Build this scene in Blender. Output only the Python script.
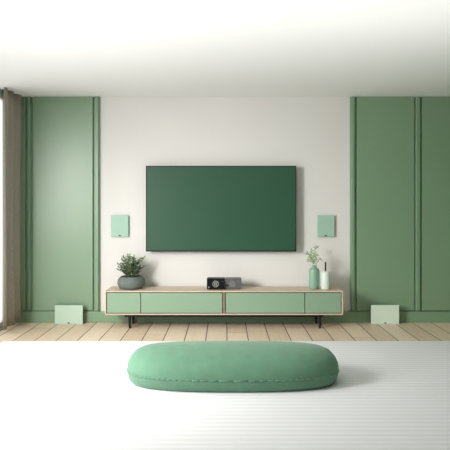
import bpy, bmesh, math, random
from mathutils import Vector, Matrix

for o in list(bpy.data.objects):
    bpy.data.objects.remove(o)
scene = bpy.context.scene
COL = scene.collection
PI = math.pi

# ------------------------------------------------------------------ camera
ROOM_L, ROOM_R, ROOM_B, ROOM_H = -2.32, 3.30, -7.30, 2.498
cam_d = bpy.data.cameras.new('camera')
cam_d.sensor_width = 36.0
cam_d.lens = 585.0 / 450.0 * 36.0
cam_d.shift_y = -22.0 / 450.0
cam_d.clip_start = 0.05
cam = bpy.data.objects.new('camera', cam_d)
cam.location = (0.0, -6.5, 1.32)
cam.rotation_euler = (PI / 2, 0, 0)
COL.objects.link(cam)
scene.camera = cam

# ------------------------------------------------------------------ world, daylight, exposure
world = bpy.data.worlds.new('overcast_sky')
scene.world = world
world.use_nodes = True
wb = world.node_tree.nodes['Background']
wb.inputs['Color'].default_value = (1.0, 0.99, 0.97, 1)
wb.inputs['Strength'].default_value = 1.2


def area(name, loc, direction, sx, sy, power, color=(1, 1, 1), spread=PI):
    d = bpy.data.lights.new(name, 'AREA')
    d.shape = 'RECTANGLE'
    d.size, d.size_y, d.energy, d.color, d.spread = sx, sy, power, color, spread
    o = bpy.data.objects.new(name, d)
    o.location = loc
    o.rotation_euler = Vector(direction).to_track_quat('-Z', 'Y').to_euler()
    COL.objects.link(o)
    return o


# daylight entering by the tall window in the left wall
area('window_daylight', (-2.75, -3.65, 1.66), (3.45, 3.65, -1.75), 0.6, 1.5, 36, (1.0, 0.985, 0.965), math.radians(84))
area('window_skylight', (-2.55, -3.25, 1.90), (1, 0.35, -0.95), 1.7, 1.0, 36, (1.0, 0.99, 0.98), math.radians(120))
# added fill, no real lamp: brightens the white ceiling from below the view
area('added_ceiling_fill', (0.2, -4.7, 0.30), (0.0, 0.80, 1.0), 4.2, 0.8, 18, (1.0, 0.99, 0.97), math.radians(58))

vs = scene.view_settings
scene.display_settings.display_device = 'sRGB'
vs.view_transform = 'Standard'
vs.look = 'None'
vs.exposure = 0.0
vs.gamma = 1.0
vs.use_curve_mapping = False


# ------------------------------------------------------------------ materials
def nodes(name):
    m = bpy.data.materials.new(name)
    m.use_nodes = True
    nt = m.node_tree
    return m, nt, nt.nodes['Principled BSDF']


def mat(name, color, rough=0.5, spec=0.5, var=0.05, scale=8.0, bump=0.0, bscale=200.0, metallic=0.0, sheen=0.0, stretch=(1, 1, 1)):
    m, nt, b = nodes(name)
    b.inputs['Roughness'].default_value = rough
    b.inputs['Specular IOR Level'].default_value = spec
    b.inputs['Metallic'].default_value = metallic
    if sheen:
        b.inputs['Sheen Weight'].default_value = sheen
        b.inputs['Sheen Roughness'].default_value = 0.4
    tc = nt.nodes.new('ShaderNodeTexCoord')
    mp = nt.nodes.new('ShaderNodeMapping')
    mp.inputs['Scale'].default_value = stretch
    nt.links.new(tc.outputs['Object'], mp.inputs['Vector'])
    n = nt.nodes.new('ShaderNodeTexNoise')
    n.inputs['Scale'].default_value = scale
    n.inputs['Detail'].default_value = 4
    nt.links.new(mp.outputs['Vector'], n.inputs['Vector'])
    r = nt.nodes.new('ShaderNodeValToRGB')
    r.color_ramp.elements[0].position, r.color_ramp.elements[1].position = 0.3, 0.7
    r.color_ramp.elements[0].color = tuple(c * (1 - var) for c in color) + (1,)
    r.color_ramp.elements[1].color = tuple(min(1, c * (1 + var)) for c in color) + (1,)
    nt.links.new(n.outputs['Fac'], r.inputs['Fac'])
    nt.links.new(r.outputs['Color'], b.inputs['Base Color'])
    if bump:
        n2 = nt.nodes.new('ShaderNodeTexNoise')
        n2.inputs['Scale'].default_value = bscale
        nt.links.new(mp.outputs['Vector'], n2.inputs['Vector'])
        bp = nt.nodes.new('ShaderNodeBump')
        bp.inputs['Strength'].default_value = bump
        bp.inputs['Distance'].default_value = 0.002
        nt.links.new(n2.outputs['Fac'], bp.inputs['Height'])
        nt.links.new(bp.outputs['Normal'], b.inputs['Normal'])
    return m


def plank_floor():
    m, nt, b = nodes('pale_oak_planks')
    L, N = nt.links.new, nt.nodes.new

    def math_(op, a, c=None):
        x = N('ShaderNodeMath')
        x.operation = op
        for i, v in enumerate((a, c)):
            if v is None:
                continue
            if isinstance(v, (int, float)):
                x.inputs[i].default_value = v
            else:
                L(v, x.inputs[i])
        return x.outputs[0]
    tc = N('ShaderNodeTexCoord')
    sp = N('ShaderNodeSeparateXYZ')
    L(tc.outputs['Object'], sp.inputs[0])
    u = math_('DIVIDE', math_('ADD', sp.outputs['X'], 10.03), 0.205)
    row = math_('FLOOR', u)
    fu = math_('FRACT', u)
    wn = N('ShaderNodeTexWhiteNoise')
    wn.noise_dimensions = '1D'
    L(row, wn.inputs['W'])
    v = math_('ADD', math_('DIVIDE', math_('ADD', sp.outputs['Y'], 20.0), 2.1), math_('MULTIPLY', wn.outputs['Value'], 7.0))
    fv = math_('FRACT', v)
    wn2 = N('ShaderNodeTexWhiteNoise')
    wn2.noise_dimensions = '2D'
    cb = N('ShaderNodeCombineXYZ')
    L(row, cb.inputs[0])
    L(math_('FLOOR', v), cb.inputs[1])
    L(cb.outputs[0], wn2.inputs['Vector'])
    # grain, long along the plank
    mp = N('ShaderNodeMapping')
    mp.inputs['Scale'].default_value = (38, 2.2, 1)
    L(tc.outputs['Object'], mp.inputs['Vector'])
    gr = N('ShaderNodeTexNoise')
    gr.inputs['Scale'].default_value = 1.0
    gr.inputs['Detail'].default_value = 6
    gr.inputs['Distortion'].default_value = 0.6
    L(mp.outputs['Vector'], gr.inputs['Vector'])
    fac = math_('ADD', math_('MULTIPLY', gr.outputs['Fac'], 0.6), math_('MULTIPLY', wn2.outputs['Value'], 0.4))
    r = N('ShaderNodeValToRGB')
    r.color_ramp.elements[0].position, r.color_ramp.elements[1].position = 0.2, 0.8
    r.color_ramp.elements[0].color = (0.66, 0.51, 0.365, 1)
    r.color_ramp.elements[1].color = (0.83, 0.69, 0.53, 1)
    L(fac, r.inputs['Fac'])
    gap_u = math_('LESS_THAN', fu, 0.045)
    gap_v = math_('LESS_THAN', fv, 0.003)
    gap = math_('MAXIMUM', gap_u, gap_v)
    mx = N('ShaderNodeMix')
    mx.data_type = 'RGBA'
    L(gap, mx.inputs['Factor'])
    L(r.outputs['Color'], mx.inputs[6])
    mx.inputs[7].default_value = (0.13, 0.09, 0.06, 1)
    L(mx.outputs[2], b.inputs['Base Color'])
    b.inputs['Roughness'].default_value = 0.5
    b.inputs['Specular IOR Level'].default_value = 0.35
    bp = N('ShaderNodeBump')
    bp.inputs['Strength'].default_value = 0.6
    bp.inputs['Distance'].default_value = 0.003
    L(math_('SUBTRACT', 1.0, gap), bp.inputs['Height'])
    L(bp.outputs['Normal'], b.inputs['Normal'])
    return m


def rug_mat():
    m, nt, b = nodes('white_ribbed_wool')
    L, N = nt.links.new, nt.nodes.new
    tc = N('ShaderNodeTexCoord')
    w = N('ShaderNodeTexWave')
    w.wave_type, w.bands_direction = 'BANDS', 'Y'
    w.inputs['Scale'].default_value = 5.0
    w.inputs['Distortion'].default_value = 0.4
    L(tc.outputs['Object'], w.inputs['Vector'])
    r = N('ShaderNodeValToRGB')
    r.color_ramp.elements[0].color = (0.76, 0.76, 0.77, 1)
    r.color_ramp.elements[1].color = (0.84, 0.84, 0.85, 1)
    L(w.outputs['Fac'], r.inputs['Fac'])
    L(r.outputs['Color'], b.inputs['Base Color'])
    b.inputs['Roughness'].default_value = 0.95
    b.inputs['Specular IOR Level'].default_value = 0.1
    bp = N('ShaderNodeBump')
    bp.inputs['Strength'].default_value = 0.4
    bp.inputs['Distance'].default_value = 0.004
    L(w.outputs['Fac'], bp.inputs['Height'])
    L(bp.outputs['Normal'], b.inputs['Normal'])
    return m


def glass_mat():
    m = bpy.data.materials.new('clear_window_glass')
    m.use_nodes = True
    nt = m.node_tree
    nt.nodes.remove(nt.nodes['Principled BSDF'])
    out = nt.nodes['Material Output']
    t = nt.nodes.new('ShaderNodeBsdfTransparent')
    g = nt.nodes.new('ShaderNodeBsdfGlossy')
    g.inputs['Roughness'].default_value = 0.02
    mx = nt.nodes.new('ShaderNodeMixShader')
    mx.inputs[0].default_value = 0.06
    nt.links.new(t.outputs[0], mx.inputs[1])
    nt.links.new(g.outputs[0], mx.inputs[2])
    nt.links.new(mx.outputs[0], out.inputs['Surface'])
    return m


M = dict(
    white_wall=mat('warm_white_plaster', (0.765, 0.748, 0.72), 0.6, 0.3, 0.015, 1.5, 0.08, 300),
    green_wall=mat('sage_satin_paint', (0.215, 0.335, 0.21), 0.33, 0.75, 0.02, 1.2),
    green_trim=mat('sage_trim_paint', (0.205, 0.33, 0.205), 0.32, 0.7, 0.02, 3.0),
    ceiling=mat('white_ceiling_paint', (0.92, 0.92, 0.91), 0.9, 0.1, 0.005, 2.0),
    floor=plank_floor(),
    rug=rug_mat(),
    glass=glass_mat(),
    frame=mat('white_window_paint', (0.85, 0.85, 0.84), 0.4, 0.5, 0.01),
    curtain=mat('taupe_linen', (0.34, 0.31, 0.255), 0.9, 0.1, 0.10, 60, 0.3, 500, sheen=0.1),
    oak=mat('light_oak_veneer', (0.62, 0.50, 0.385), 0.5, 0.35, 0.10, 6, stretch=(1, 14, 14)),
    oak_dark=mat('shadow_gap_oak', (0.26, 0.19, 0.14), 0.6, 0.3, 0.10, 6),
    front=mat('sage_lacquer', (0.25, 0.375, 0.26), 0.42, 0.5, 0.02, 2.0),
    black=mat('black_powder_coat', (0.007, 0.007, 0.007), 0.5, 0.3, 0.1),
    screen=mat('green_screen_picture', (0.022, 0.085, 0.045), 0.42, 0.55, 0.01, 0.5),
    bezel=mat('black_bezel', (0.010, 0.014, 0.011), 0.4, 0.4, 0.05),
    housing=mat('dark_tv_housing', (0.03, 0.024, 0.02), 0.6, 0.3, 0.05),
    mint=mat('mint_satin', (0.365, 0.56, 0.45), 0.35, 0.5, 0.015, 4),
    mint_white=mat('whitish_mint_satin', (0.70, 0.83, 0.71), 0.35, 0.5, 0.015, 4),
    mint_pale=mat('pale_mint_satin', (0.50, 0.65, 0.535), 0.35, 0.5, 0.015, 4),
    badge=mat('black_badge', (0.01, 0.01, 0.01), 0.4, 0.4, 0.05),
    dark_line=mat('grey_green_edge', (0.14, 0.20, 0.165), 0.5, 0.4, 0.03),
    gloss_black=mat('gloss_black_fascia', (0.005, 0.005, 0.006), 0.35, 0.3, 0.05),
    grey_metal=mat('grey_brushed_metal', (0.115, 0.115, 0.112), 0.5, 0.5, 0.06, 40, metallic=0.2),
    silver=mat('white_marking', (0.75, 0.75, 0.75), 0.5, 0.3, 0.02),
    mid_grey=mat('grey_marking', (0.36, 0.36, 0.355), 0.5, 0.3, 0.02),
    stone=mat('grey_green_stoneware', (0.145, 0.17, 0.152), 0.75, 0.25, 0.10, 14, 0.25, 120),
    soil=mat('dark_potting_soil', (0.025, 0.018, 0.012), 0.95, 0.1, 0.3, 60, 0.8, 90),
    stem=mat('brown_green_stem', (0.10, 0.12, 0.05), 0.7, 0.2, 0.15, 30),
    leaf=mat('grey_green_leaf', (0.19, 0.26, 0.14), 0.5, 0.4, 0.55, 60),
    sprig=mat('pale_olive_leaf', (0.36, 0.46, 0.25), 0.6, 0.3, 0.20, 30),
    vase=mat('mint_ceramic', (0.23, 0.40, 0.29), 0.38, 0.5, 0.03, 6),
    bottle=mat('off_white_mint_ceramic', (0.70, 0.77, 0.70), 0.42, 0.5, 0.02, 6),
    stopper=mat('dark_stopper', (0.015, 0.018, 0.015), 0.5, 0.3, 0.1),
    velvet=mat('sage_velvet', (0.135, 0.275, 0.18), 0.8, 0.2, 0.06, 12, 0.25, 250, sheen=0.25),
)


# ------------------------------------------------------------------ mesh helpers
def bm_box(bm, x0, x1, y0, y1, z0, z1, bev=0.0, seg=2):
    r = bmesh.ops.create_cube(bm, size=1.0)
    vs_ = r['verts']
    for v in vs_:
        v.co = Vector(((x0 + x1) / 2 + v.co.x * (x1 - x0), (y0 + y1) / 2 + v.co.y * (y1 - y0), (z0 + z1) / 2 + v.co.z * (z1 - z0)))
    if bev > 0:
        es = list({e for v in vs_ for e in v.link_edges})
        bmesh.ops.bevel(bm, geom=es, offset=bev, segments=seg, affect='EDGES', profile=0.5)
    return bm


def box(x0, x1, y0, y1, z0, z1, bev=0.0, seg=2):
    return bm_box(bmesh.new(), x0, x1, y0, y1, z0, z1, bev, seg)


def obj(name, bm, m, parent=None, smooth=False, loc=None):
    me = bpy.data.meshes.new(name)
    bmesh.ops.recalc_face_normals(bm, faces=bm.faces)
    bm.to_mesh(me)
    bm.free()
    if smooth:
        for p in me.polygons:
            p.use_smooth = True
    me.materials.append(M[m])
    o = bpy.data.objects.new(name, me)
    COL.objects.link(o)
    if parent is not None:
        o.parent = parent
    if loc is not None:
        o.location = loc
    return o


def tag(o, label, cat, group=None):
    o['label'], o['category'] = label, cat
    if group:
        o['group'] = group
    return o


def thing(name, label, cat, loc=(0, 0, 0), rz=0.0, group=None):
    o = bpy.data.objects.new(name, None)
    o.empty_display_size = 0.05
    o.location = loc
    o.rotation_euler = (0, 0, rz)
    COL.objects.link(o)
    return tag(o, label, cat, group)


def struct(name, bm, m, parent=None):
    o = obj(name, bm, m, parent)
    o['kind'] = 'structure'
    return o


def lathe(profile, n=48, sx=1.0, sy=1.0):
    """profile: (radius, z) from the bottom axis to the top axis."""
    bm = bmesh.new()
    rings = []
    for r, z in profile:
        if r < 1e-6:
            rings.append([bm.verts.new((0, 0, z))])
        else:
            rings.append([bm.verts.new((r * sx * math.cos(2 * PI * k / n), r * sy * math.sin(2 * PI * k / n), z)) for k in range(n)])
    for a, b in zip(rings, rings[1:]):
        for k in range(n):
            k2 = (k + 1) % n
            if len(a) == 1 and len(b) == 1:
                continue
            if len(a) == 1:
                bm.faces.new((a[0], b[k], b[k2]))
            elif len(b) == 1:
                bm.faces.new((a[k], b[0], a[k2]))
            else:
                bm.faces.new((a[k], b[k], b[k2], a[k2]))
    return bm


def tube(bm, pts, r0, r1=None, n=6):
    r1 = r0 if r1 is None else r1
    pts = [Vector(p) for p in pts]
    prev = None
    for i, p in enumerate(pts):
        t = (pts[min(i + 1, len(pts) - 1)] - pts[max(i - 1, 0)]).normalized()
        a = t.orthogonal().normalized() if abs(t.z) > 0.99 else t.cross(Vector((0, 0, 1))).normalized()
        b = t.cross(a)
        r = r0 + (r1 - r0) * i / (len(pts) - 1)
        ring = [bm.verts.new(p + a * r * math.cos(2 * PI * k / n) + b * r * math.sin(2 * PI * k / n)) for k in range(n)]
        if prev:
            for k in range(n):
                bm.faces.new((prev[k], prev[(k + 1) % n], ring[(k + 1) % n], ring[k]))
        else:
            bm.faces.new(ring[::-1])
        prev = ring
    bm.faces.new(prev)


def ring_front(bm, cx, y, cz, r, w, n=40, t=0.001):
    """A flat ring standing in the x-z plane with its back at y and its front t nearer the viewer."""
    vs_ = []
    for k in range(n):
        a = 2 * PI * k / n
        c, s = math.cos(a), math.sin(a)
        vs_.append([bm.verts.new((cx + rr * c, yy, cz + rr * s)) for rr, yy in ((r - w, y), (r - w, y - t), (r, y - t), (r, y))])
    for k in range(n):
        a, b = vs_[k], vs_[(k + 1) % n]
        for i in range(4):
            bm.faces.new((a[i], a[(i + 1) % 4], b[(i + 1) % 4], b[i]))


def leaf_into(bm, base, direction, up, length, width, fold=0.25):
    d = Vector(direction).normalized()
    s = d.cross(Vector(up))
    s = s.normalized() if s.length > 1e-4 else d.orthogonal().normalized()
    n = s.cross(d).normalized()
    base = Vector(base)
    spec = ((0.0, 0.10), (0.25, 0.8), (0.55, 1.0), (0.82, 0.62))
    mid, lf, rt = [], [], []
    for t, w in spec:
        c = base + d * length * t + n * (-0.18 * length * t * t)
        mid.append(bm.verts.new(c))
        lf.append(bm.verts.new(c + s * width / 2 * w + n * fold * width / 2 * w))
        rt.append(bm.verts.new(c - s * width / 2 * w + n * fold * width / 2 * w))
    tip = bm.verts.new(base + d * length + n * (-0.18 * length))
    for i in range(3):
        bm.faces.new((mid[i], mid[i + 1], lf[i + 1], lf[i]))
        bm.faces.new((mid[i], rt[i], rt[i + 1], mid[i + 1]))
    bm.faces.new((mid[3], tip, lf[3]))
    bm.faces.new((mid[3], rt[3], tip))


# ------------------------------------------------------------------ the setting
struct('floor', box(ROOM_L - 0.1, ROOM_R + 0.1, ROOM_B - 0.1, 0.1, -0.1, 0.0), 'floor')
struct('ceiling', box(ROOM_L - 0.1, ROOM_R + 0.1, ROOM_B - 0.1, 0.1, ROOM_H, ROOM_H + 0.1), 'ceiling')
struct('wall_back', box(ROOM_L - 0.1, ROOM_R + 0.1, 0.0, 0.1, 0.0, ROOM_H), 'white_wall')
struct('wall_right', box(ROOM_R, ROOM_R + 0.1, ROOM_B, 0.0, 0.0, ROOM_H), 'green_wall')
struct('wall_front', box(ROOM_L - 0.1, ROOM_R + 0.1, ROOM_B - 0.1, ROOM_B, 0.0, ROOM_H), 'green_wall')
# left wall around the window opening
WY0, WY1, WZ0, WZ1 = -4.35, -0.13, 0.02, 2.46
bm = bmesh.new()
bm_box(bm, ROOM_L - 0.1, ROOM_L, WY1, 0.0, 0.0, ROOM_H)
bm_box(bm, ROOM_L - 0.1, ROOM_L, ROOM_B, WY0, 0.0, ROOM_H)
bm_box(bm, ROOM_L - 0.1, ROOM_L, WY0, WY1, 0.0, WZ0)
bm_box(bm, ROOM_L - 0.1, ROOM_L, WY0, WY1, WZ1, ROOM_H)
struct('wall_left', bm, 'green_wall')
# window in the left wall
bm = bmesh.new()
fx0, fx1, fw = ROOM_L - 0.085, ROOM_L - 0.035, 0.045
bm_box(bm, fx0, fx1, WY0, WY1, WZ0, WZ0 + fw)
bm_box(bm, fx0, fx1, WY0, WY1, WZ1 - fw, WZ1)
bm_box(bm, fx0, fx1, WY0, WY0 + fw, WZ0, WZ1)
bm_box(bm, fx0, fx1, WY1 - fw, WY1, WZ0, WZ1)
win = struct('window_1', bm, 'frame')
struct('window_glass', box(ROOM_L - 0.065, ROOM_L - 0.059, WY0 + 0.01, WY1 - 0.01, WZ0 + 0.01, WZ1 - 0.01), 'glass', win)

# green panelling on the back wall, with grooves beside the battens
PT, BT, GR = 0.030, 0.043, 0.010      # panel thickness, batten thickness, groove width
BASE = 0.120


def px(x):
    return (x - 225.0) / 90.0


def panel(name, x0, x1):
    struct(name, box(px(x0), px(x1), -PT, 0.0, BASE + 0.010, ROOM_H, 0.004), 'green_wall')


def batten(name, x0, x1):
    bm = box(px(x0), px(x1), -PT * 0.7, 0.0, BASE + 0.010, ROOM_H, 0.002)
    bm_box(bm, px(x0 + 0.9), px(x1 - 0.9), -BT, 0.0, BASE + 0.010, ROOM_H, 0.006)
    struct(name, bm, 'green_trim')


for n_, a_, b_ in ((1, ROOM_L, px(100.0)), (2, px(350.0), ROOM_R)):
    struct('wall_backing_%d' % n_, box(a_, b_, -0.004, 0.0, 0.0, ROOM_H), 'green_wall')
panel('wall_panel_1', 16.3, 26.2)
batten('trim_1', 27.4, 32.2)
panel('wall_panel_2', 33.4, 93.4)
batten('trim_2', 94.6, 100.2)
batten('trim_3', 349.8, 354.8)
panel('wall_panel_3', 356.2, 413.6)
batten('trim_4', 414.4, 419.8)
panel('wall_panel_4', 421.0, 521.0)
bm = box(ROOM_L, ROOM_R, -0.040, 0.0, 0.0, BASE, 0.004)
struct('baseboard_back', bm, 'green_trim')
struct('baseboard_right', box(ROOM_R - 0.03, ROOM_R, ROOM_B, -0.03, 0.0, BASE, 0.005), 'green_trim')

# ------------------------------------------------------------------ curtain
def curtain():
    rnd = random.Random(4)
    y0, y1, n = -0.590, -0.022, 120
    rows = 14
    bm = bmesh.new()
    grid = []
    for j in range(rows + 1):
        f = j / rows
        z = 0.035 + (ROOM_H - 0.003 - 0.035) * f
        line = []
        for i in range(n + 1):
            t = i / n
            ph = 0.84 + t * (PI * 3 - 0.84)
            w = abs(math.sin(ph)) ** 0.55
            lob = int(min(ph / PI, 2.999))
            x = -2.314 + (0.085 + 0.006 * math.sin(2.2 * f + 2.1 * lob)) * w + 0.003 * math.sin(6 * ph + 3 * f) * w
            if t > 0.80:
                x = max(x, -2.312)
            y = y0 + (y1 - y0) * t + 0.012 * math.sin(2 * ph) + 0.006 * math.sin(3 * f + lob)
            line.append(bm.verts.new((x, min(y, -0.02), z)))
        grid.append(line)
    for a, b in zip(grid, grid[1:]):
        for i in range(n):
            bm.faces.new((a[i], a[i + 1], b[i + 1], b[i]))
    o = obj('curtain', bm, 'curtain', smooth=True)
    s = o.modifiers.new('thickness', 'SOLIDIFY')
    s.thickness = 0.004
    return tag(o, 'pleated taupe curtain hanging to the floor at the window on the left wall', 'curtain')


curtain()

# ------------------------------------------------------------------ rug and ottoman
tag(obj('rug', box(-2.10, 2.62, -5.3, -0.955, 0.0, 0.012, 0.004), 'rug'), 'large white ribbed rug on the plank floor under the green ottoman', 'rug')


def ottoman():
    cx, cy, rx, ry = 0.058, -2.17, 0.775, 0.33
    prof = [(0.10, 0.0), (0.035, 0.004), (0.012, 0.03), (0.0, 0.09), (0.004, 0.14), (0.022, 0.18), (0.055, 0.213), (0.105, 0.236), (0.17, 0.250), (0.25, 0.258)]
    n = 96
    bm = bmesh.new()
    rings = []
    for off, z in prof:
        ring = []
        for k in range(n):
            a = 2 * PI * k / n
            c, s = math.cos(a), math.sin(a)
            e = 2 / 2.7
            ring.append(bm.verts.new(((rx - off) * math.copysign(abs(c) ** e, c), (ry - off) * math.copysign(abs(s) ** e, s), z)))
        rings.append(ring)
    for a, b in zip(rings, rings[1:]):
        for k in range(n):
            bm.faces.new((a[k], a[(k + 1) % n], b[(k + 1) % n], b[k]))
    bm.faces.new(rings[0][::-1])
    top = bm.verts.new((0, 0, 0.262))
    for k in range(n):
        bm.faces.new((rings[-1][k], rings[-1][(k + 1) % n], top))
    root = thing('ottoman', 'long rounded sage green velvet ottoman on the white rug', 'ottoman', (cx, cy, 0.012))
    obj('cushion', bm, 'velvet', root, True)
    bm = bmesh.new()
    pts = []
    for k in range(n + 1):
        a = 2 * PI * k / n
        c, s = math.cos(a), math.sin(a)
        e = 2 / 2.7
        pts.append(((rx + 0.001) * math.copysign(abs(c) ** e, c), (ry + 0.001) * math.copysign(abs(s) ** e, s), 0.09))
    for p, q in zip(pts, pts[1:]):
        tube(bm, (p, q), 0.004, n=6)
    obj('piping', bm, 'velvet', root, True)


ottoman()

# ------------------------------------------------------------------ sideboard
def sideboard():
    X0, X1, F, B = -1.257, 1.236, -0.385, -0.034
    Z0, Z1 = 0.148, 0.400
    t = 0.014
    root = thing('sideboard', 'long low oak sideboard with sage green fronts on thin black legs', 'sideboard', ((X0 + X1) / 2, (F + B) / 2, 0))
    ox, oy = root.location.x, root.location.y

    def P(name, m, x0, x1, y0, y1, z0, z1, bev=0.002, parent=None):
        if parent is None:
            return obj(name, box(x0 - ox, x1 - ox, y0 - oy, y1 - oy, z0, z1, bev), m, root)
        return obj(name, box(x0 - ox, x1 - ox, y0 - oy, y1 - oy, z0, z1, bev), m, parent)
    P('top_panel', 'oak', X0, X1, F, B, Z1 - t, Z1, 0.004)
    P('bottom_panel', 'oak', X0, X1, F, B, Z0, Z0 + t, 0.004)
    P('side_panel', 'oak', X0, X0 + t, F, B, Z0 + t, Z1 - t)
    P('side_panel', 'oak', X1 - t, X1, F, B, Z0 + t, Z1 - t)
    P('back_panel', 'oak_dark', X0 + t, X1 - t, B - 0.012, B, Z0 + t, Z1 - t, 0)
    P('divider', 'oak_dark', -0.022, 0.001, F + 0.001, B - 0.012, Z0 + t, Z1 - t)
    P('under_frame', 'black', X0 + 0.20, X1 - 0.20, F + 0.035, B - 0.035, Z0 - 0.026, Z0, 0.001)
    g = 0.0075
    za, zb = Z0 + t + g, Z1 - t - g
    fronts = [('door', X0 + t + g, -0.886), ('drawer', -0.886 + g, -0.022 - g), ('drawer', 0.001 + g, 0.832), ('door', 0.832 + g, X1 - t - g)]
    for name, a, b in fronts:
        P(name, 'front', a, b, F + 0.008, F + 0.028, za, zb, 0.0015)
    for x in (-1.005, 1.000):
        for y in (F + 0.055, B - 0.055):
            bm = bmesh.new()
            tube(bm, ((x - ox, y - oy, 0.0), (x - ox, y - oy, Z0)), 0.012, 0.014, 14)
            obj('leg', bm, 'black', root, False)
    return Z1


TOP = sideboard()

# ------------------------------------------------------------------ television
def television():
    x0, x1, z0, z1 = -0.866, 0.781, 0.788, 1.727
    yf, yb = -0.100, -0.072
    root = thing('television', 'large flat television with a green screen, mounted on the white wall', 'television', ((x0 + x1) / 2, 0, (z0 + z1) / 2))
    ox, oz = root.location.x, root.location.z

    def L(a, b, c, d, e, f, bev=0.0):
        return box(a - ox, b - ox, c, d, e - oz, f - oz, bev)
    bw = 0.011
    bm = L(x0, x1, yf, yb, z1 - bw, z1, 0.002)
    for q in ((x0, x1, z0, z0 + bw * 1.3), (x0, x0 + bw, z0, z1), (x1 - bw * 1.2, x1, z0, z1)):
        b2 = L(q[0], q[1], yf, yb, q[2], q[3], 0.002)
        me = bpy.data.meshes.new('tmp')
        b2.to_mesh(me)
        b2.free()
        bm.from_mesh(me)
        bpy.data.meshes.remove(me)
    obj('bezel', bm, 'bezel', root)
    obj('screen', L(x0 + bw * 0.6, x1 - bw * 0.6, yf + 0.003, yb, z0 + bw * 0.6, z1 - bw * 0.6), 'screen', root)
    obj('back_housing', L(x0 + 0.06, x1 - 0.01, yb, -0.030, z0 + 0.02, z1 - 0.04, 0.01), 'housing', root)
    obj('wall_bracket', L(-0.30, 0.22, -0.030, -0.0015, 1.05, 1.48, 0.004), 'black', root)


television()

# ------------------------------------------------------------------ flat mint panels (speakers) on the wall and on the floor
def flat_panel(label, group, x, y_back, zb, w, h, depth, m, mount):
    """A slim box with a thin dark back edge and a small black badge low on the front."""
    root = thing('speaker', label, 'speaker', (x, y_back, zb), 0, group)
    obj('front_panel', box(-w / 2, w / 2, -depth, -depth + 0.014, 0, h, 0.004), m, root)
    obj('body', box(-w / 2 + 0.003, w / 2 - 0.003, -depth + 0.014, -0.004 if mount else 0.0, 0.003 if mount else 0.0, h - 0.003, 0.002), 'dark_line', root)
    if mount:
        obj('wall_bracket', box(-w / 4, w / 4, -0.004, 0.0, h * 0.2, h * 0.8), 'black', root)
    bm = box(-0.013, 0.013, -depth - 0.0015, -depth, 0.008, 0.017, 0.0005)
    bm_box(bm, -0.006, 0.006, -depth - 0.0015, -depth, 0.017, 0.021)
    b = obj('badge', bm, 'badge', root)
    b['label'] = 'tiny black badge at the bottom of the front'
    return root


flat_panel('upright mint green wall panel speaker between green panelling and television, above potted plant', 'speakers on the white wall', px(120.2), 0.0, 0.946, 0.192, 0.238, 0.030, 'mint', True)
flat_panel('upright mint green wall panel speaker above the vase and bottle end of the sideboard', 'speakers on the white wall', px(325.4), 0.0, 0.946, 0.192, 0.238, 0.030, 'mint', True)
flat_panel('wide pale mint speaker on floor against baseboard, between curtain and sideboard', 'speakers on the floor', -1.702, -0.085, 0.0, 0.306, 0.205, 0.045, 'mint_pale', False)
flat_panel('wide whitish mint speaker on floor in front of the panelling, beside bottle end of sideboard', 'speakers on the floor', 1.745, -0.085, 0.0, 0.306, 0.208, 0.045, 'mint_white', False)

# ------------------------------------------------------------------ audio units on the sideboard
def dial(root, cx, y, cz, r, m):
    bm = bmesh.new()
    ring_front(bm, cx, y, cz, r, 0.0026)
    ring_front(bm, cx, y, cz, r * 0.50, 0.0022, 28)
    bm_box(bm, cx - r * 0.36, cx + r * 0.36, y - 0.001, y, cz - 0.0018, cz + 0.0018)
    for k in range(4):
        a = PI / 4 + k * PI / 2
        c, s = math.cos(a), math.sin(a)
        tube(bm, ((cx + c * r * 0.55, y - 0.0004, cz + s * r * 0.55), (cx + c * r * 0.95, y - 0.0004, cz + s * r * 0.95)), 0.0013, n=5)
    return obj('dial_ring', bm, m, root)


def audio_black():
    w, h, d = 0.193, 0.118, 0.13
    root = thing('audio_player', 'small black audio unit with a white circular dial on the sideboard', 'audio player', (-0.096, -0.235, TOP), 0, 'audio units on the sideboard')
    obj('body', box(-w / 2, w / 2, -d / 2, d / 2, 0.004, h, 0.006), 'black', root)
    fa = obj('fascia', box(-w / 2 + 0.002, w / 2 - 0.001, -d / 2 - 0.002, -d / 2, 0.006, h - 0.002, 0.001), 'gloss_black', root)
    dial(fa, -0.004, -d / 2 - 0.002, 0.062, 0.032, 'silver')
    y = -d / 2 - 0.002
    bm = bmesh.new()          # small white mark low on the left
    bm_box(bm, -0.079, -0.0765, y - 0.001, y, 0.022, 0.036)
    tube(bm, ((-0.0765, y - 0.0004, 0.030), (-0.069, y - 0.0004, 0.024)), 0.0013, n=5)
    bm_box(bm, -0.0765, -0.070, y - 0.001, y, 0.0205, 0.0225)
    obj('marking', bm, 'silver', root)
    bm = bmesh.new()
    bm_box(bm, 0.062, 0.070, y - 0.001, y, 0.088, 0.0905)
    bm_box(bm, 0.074, 0.078, y - 0.001, y, 0.088, 0.0905)
    obj('marking', bm, 'mid_grey', root)
    for sx in (-0.07, 0.07):
        for sy in (-0.045, 0.045):
            obj('foot', lathe([(0, 0), (0.008, 0), (0.008, 0.005), (0, 0.005)], 16), 'black', root, loc=(sx, sy, 0))


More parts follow.
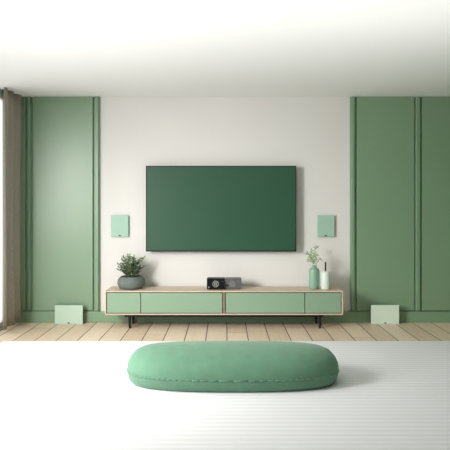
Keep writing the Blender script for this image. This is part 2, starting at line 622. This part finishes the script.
def audio_grey():
    w, h, d = 0.172, 0.116, 0.13
    root = thing('audio_player', 'small grey audio unit with a dim circular dial, next to the black one', 'audio player', (0.0885, -0.220, TOP), 0, 'audio units on the sideboard')
    obj('body', box(-w / 2, w / 2, -d / 2, d / 2, 0.004, h, 0.006), 'grey_metal', root)
    fa = obj('fascia', box(-w / 2 + 0.004, w / 2 - 0.004, -d / 2 - 0.002, -d / 2, 0.008, h - 0.004, 0.001), 'grey_metal', root)
    dial(fa, -0.010, -d / 2 - 0.002, 0.058, 0.030, 'mid_grey')
    y = -d / 2 - 0.002
    k = obj('knob', lathe([(0, 0), (0.010, 0), (0.010, 0.008), (0.008, 0.010), (0, 0.010)], 20), 'black', root, loc=(-0.068, y, 0.045))
    k.rotation_euler = (PI / 2, 0, 0)
    bm = bmesh.new()
    bm_box(bm, 0.045, 0.062, y - 0.001, y, 0.082, 0.085)
    obj('marking', bm, 'mid_grey', root)
    for sx in (-0.06, 0.06):
        for sy in (-0.045, 0.045):
            obj('foot', lathe([(0, 0), (0.008, 0), (0.008, 0.005), (0, 0.005)], 16), 'black', root, loc=(sx, sy, 0))


audio_black()
audio_grey()

# ------------------------------------------------------------------ potted plant
def plant():
    rnd = random.Random(11)
    root = thing('potted_plant', 'small leafed green plant in a squat grey stoneware pot on the sideboard', 'plant', (-1.008, -0.205, TOP))
    prof = [(0, 0), (0.095, 0), (0.118, 0.006), (0.138, 0.028), (0.148, 0.062), (0.145, 0.092), (0.132, 0.116), (0.117, 0.130), (0.110, 0.134), (0.104, 0.132), (0.103, 0.112), (0, 0.110)]
    obj('pot', lathe(prof, 64), 'stone', root, True)
    obj('soil', lathe([(0, 0.108), (0.1025, 0.108), (0.1025, 0.117), (0.06, 0.120), (0, 0.121)], 40), 'soil', root, True)
    fol = bmesh.new()
    # (lean in x, lean in y, height above soil)
    stems = [(-0.13, -0.02, 0.155), (-0.10, 0.04, 0.20), (-0.07, -0.05, 0.235), (-0.04, 0.03, 0.245), (-0.01, -0.03, 0.25),
             (0.02, 0.04, 0.225), (0.05, -0.05, 0.205), (0.085, 0.02, 0.20), (0.135, -0.01, 0.225), (0.10, -0.06, 0.155),
             (-0.11, -0.07, 0.12), (0.00, -0.09, 0.17), (0.06, 0.06, 0.17), (-0.06, 0.07, 0.19), (-0.025, -0.06, 0.21),
             (-0.125, -0.05, 0.095), (0.115, 0.03, 0.115), (-0.09, 0.0, 0.15), (0.075, -0.04, 0.13), (0.03, -0.02, 0.235), (0.0, -0.07, 0.13)]
    for lx, ly, hh in stems:
        hh *= 0.94
        b0 = Vector((lx * 0.30 + rnd.uniform(-0.015, 0.015), ly * 0.4, 0.117))
        tip = Vector((lx, ly, 0.118 + hh))
        ctrl = Vector((lx * 0.55, ly * 0.6, 0.118 + hh * 0.62))
        pts = []
        for i in range(9):
            t = i / 8
            pts.append(b0 * (1 - t) ** 2 + ctrl * 2 * t * (1 - t) + tip * t * t)
        bm = bmesh.new()
        tube(bm, pts, 0.0024, 0.0011, 6)
        obj('stem', bm, 'stem', root, True)
        m = int(13 + hh * 62)
        for q in range(m):
            t = 0.16 + 0.84 * (q + rnd.random() * 0.6) / m
            t = min(t, 1.0)
            p = b0 * (1 - t) ** 2 + ctrl * 2 * t * (1 - t) + tip * t * t
            a = q * 2.4 + rnd.uniform(-0.4, 0.4)
            d = Vector((math.cos(a), math.sin(a), rnd.uniform(0.1, 0.9)))
            ln = rnd.uniform(0.030, 0.044)
            leaf_into(fol, p, d, (rnd.uniform(-.3, .3), rnd.uniform(-.6, 0), 1), ln, ln * rnd.uniform(0.55, 0.75))
        leaf_into(fol, tip, tip - ctrl, (0, -1, 0.3), 0.03, 0.018)
    obj('foliage', fol, 'leaf', root, True)


plant()

# ------------------------------------------------------------------ vase, sprigs, bottle
VX, VY = 0.955, -0.235


def vase():
    prof = [(0, 0), (0.044, 0), (0.052, 0.004), (0.056, 0.016), (0.0575, 0.05), (0.0575, 0.185), (0.055, 0.203), (0.047, 0.216), (0.034, 0.224),
            (0.028, 0.230), (0.026, 0.240), (0.028, 0.247), (0.0255, 0.248), (0.022, 0.240), (0.023, 0.228), (0.040, 0.205), (0.045, 0.19), (0.045, 0.02), (0, 0.012)]
    tag(obj('vase', lathe(prof, 56), 'vase', smooth=True, loc=(VX, VY, TOP)), 'tall mint green ceramic vase with a narrow neck on the sideboard, holding sprigs', 'vase')


def sprig(label, pts, n, seed, ln0, twigs):
    rnd = random.Random(seed)
    root = thing('sprig', label, 'sprig', (VX, VY, TOP), 0, 'sprigs in the mint vase')
    P = [Vector(p) for p in pts]

    def at(t):
        f = t * (len(P) - 1)
        i = min(int(f), len(P) - 2)
        return P[i].lerp(P[i + 1], f - i), (P[i + 1] - P[i]).normalized()
    bm = bmesh.new()
    tube(bm, P, 0.0022, 0.0010, 6)
    fol = bmesh.new()
    for q in range(n):
        t = 0.50 + 0.5 * q / max(1, n - 1)
        p, d = at(t)
        a = q * 2.4 + seed
        side = Vector((math.cos(a), 0.5 * math.sin(a), 0.45))
        ln = ln0 * rnd.uniform(0.8, 1.2)
        if q % 2 == 0 and twigs:
            e = p + side.normalized() * ln * 0.9
            tube(bm, (p, e), 0.0010, 0.0007, 5)
            for s in (-0.7, 0.0, 0.7):
                dd = Matrix.Rotation(s, 3, 'Y') @ side
                leaf_into(fol, e, dd, (0, -1, 0.4), ln * 0.8, ln * 0.33)
        leaf_into(fol, p, side, (0.1, -1, 0.4), ln, ln * 0.36)
    p, d = at(1.0)
    leaf_into(fol, p, d, (0, -1, 0), ln0, ln0 * 0.34)
    obj('stem', bm, 'stem', root, True)
    obj('leaves', fol, 'sprig', root, True)


vase()
sprig('tallest pale green sprig standing upright in the mint vase', [(0.002, 0.008, 0.03), (0.003, 0.010, 0.16), (0.006, 0.012, 0.25), (0.000, 0.035, 0.31), (0.008, 0.045, 0.38), (0.016, 0.050, 0.435)], 12, 2, 0.034, True)
sprig('bushy pale green sprig leaning towards the television in the mint vase', [(-0.008, -0.006, 0.03), (-0.008, -0.006, 0.17), (-0.012, -0.010, 0.25), (-0.022, -0.045, 0.29), (-0.034, -0.060, 0.335), (-0.042, -0.065, 0.36)], 11, 5, 0.040, True)
sprig('thin sprig in the mint vase arching towards the white bottle', [(0.010, -0.006, 0.03), (0.010, -0.006, 0.17), (0.014, -0.006, 0.25), (0.036, -0.004, 0.29), (0.060, -0.006, 0.325), (0.074, -0.008, 0.312)], 9, 9, 0.024, False)


def bottle():
    root = thing('bottle', 'off white ceramic bottle with a thin dark stopper beside the mint vase', 'bottle', (1.074, -0.250, TOP))
    prof = [(0, 0), (0.042, 0), (0.048, 0.004), (0.050, 0.014), (0.050, 0.168), (0.047, 0.182), (0.038, 0.190), (0.016, 0.193), (0.010, 0.194), (0.010, 0.186), (0, 0.186)]
    obj('body', lathe(prof, 56), 'bottle', root, True)
    obj('stopper', lathe([(0, 0.187), (0.0085, 0.187), (0.0085, 0.285), (0.0070, 0.290), (0, 0.290)], 20), 'stopper', root, True)


bottle()
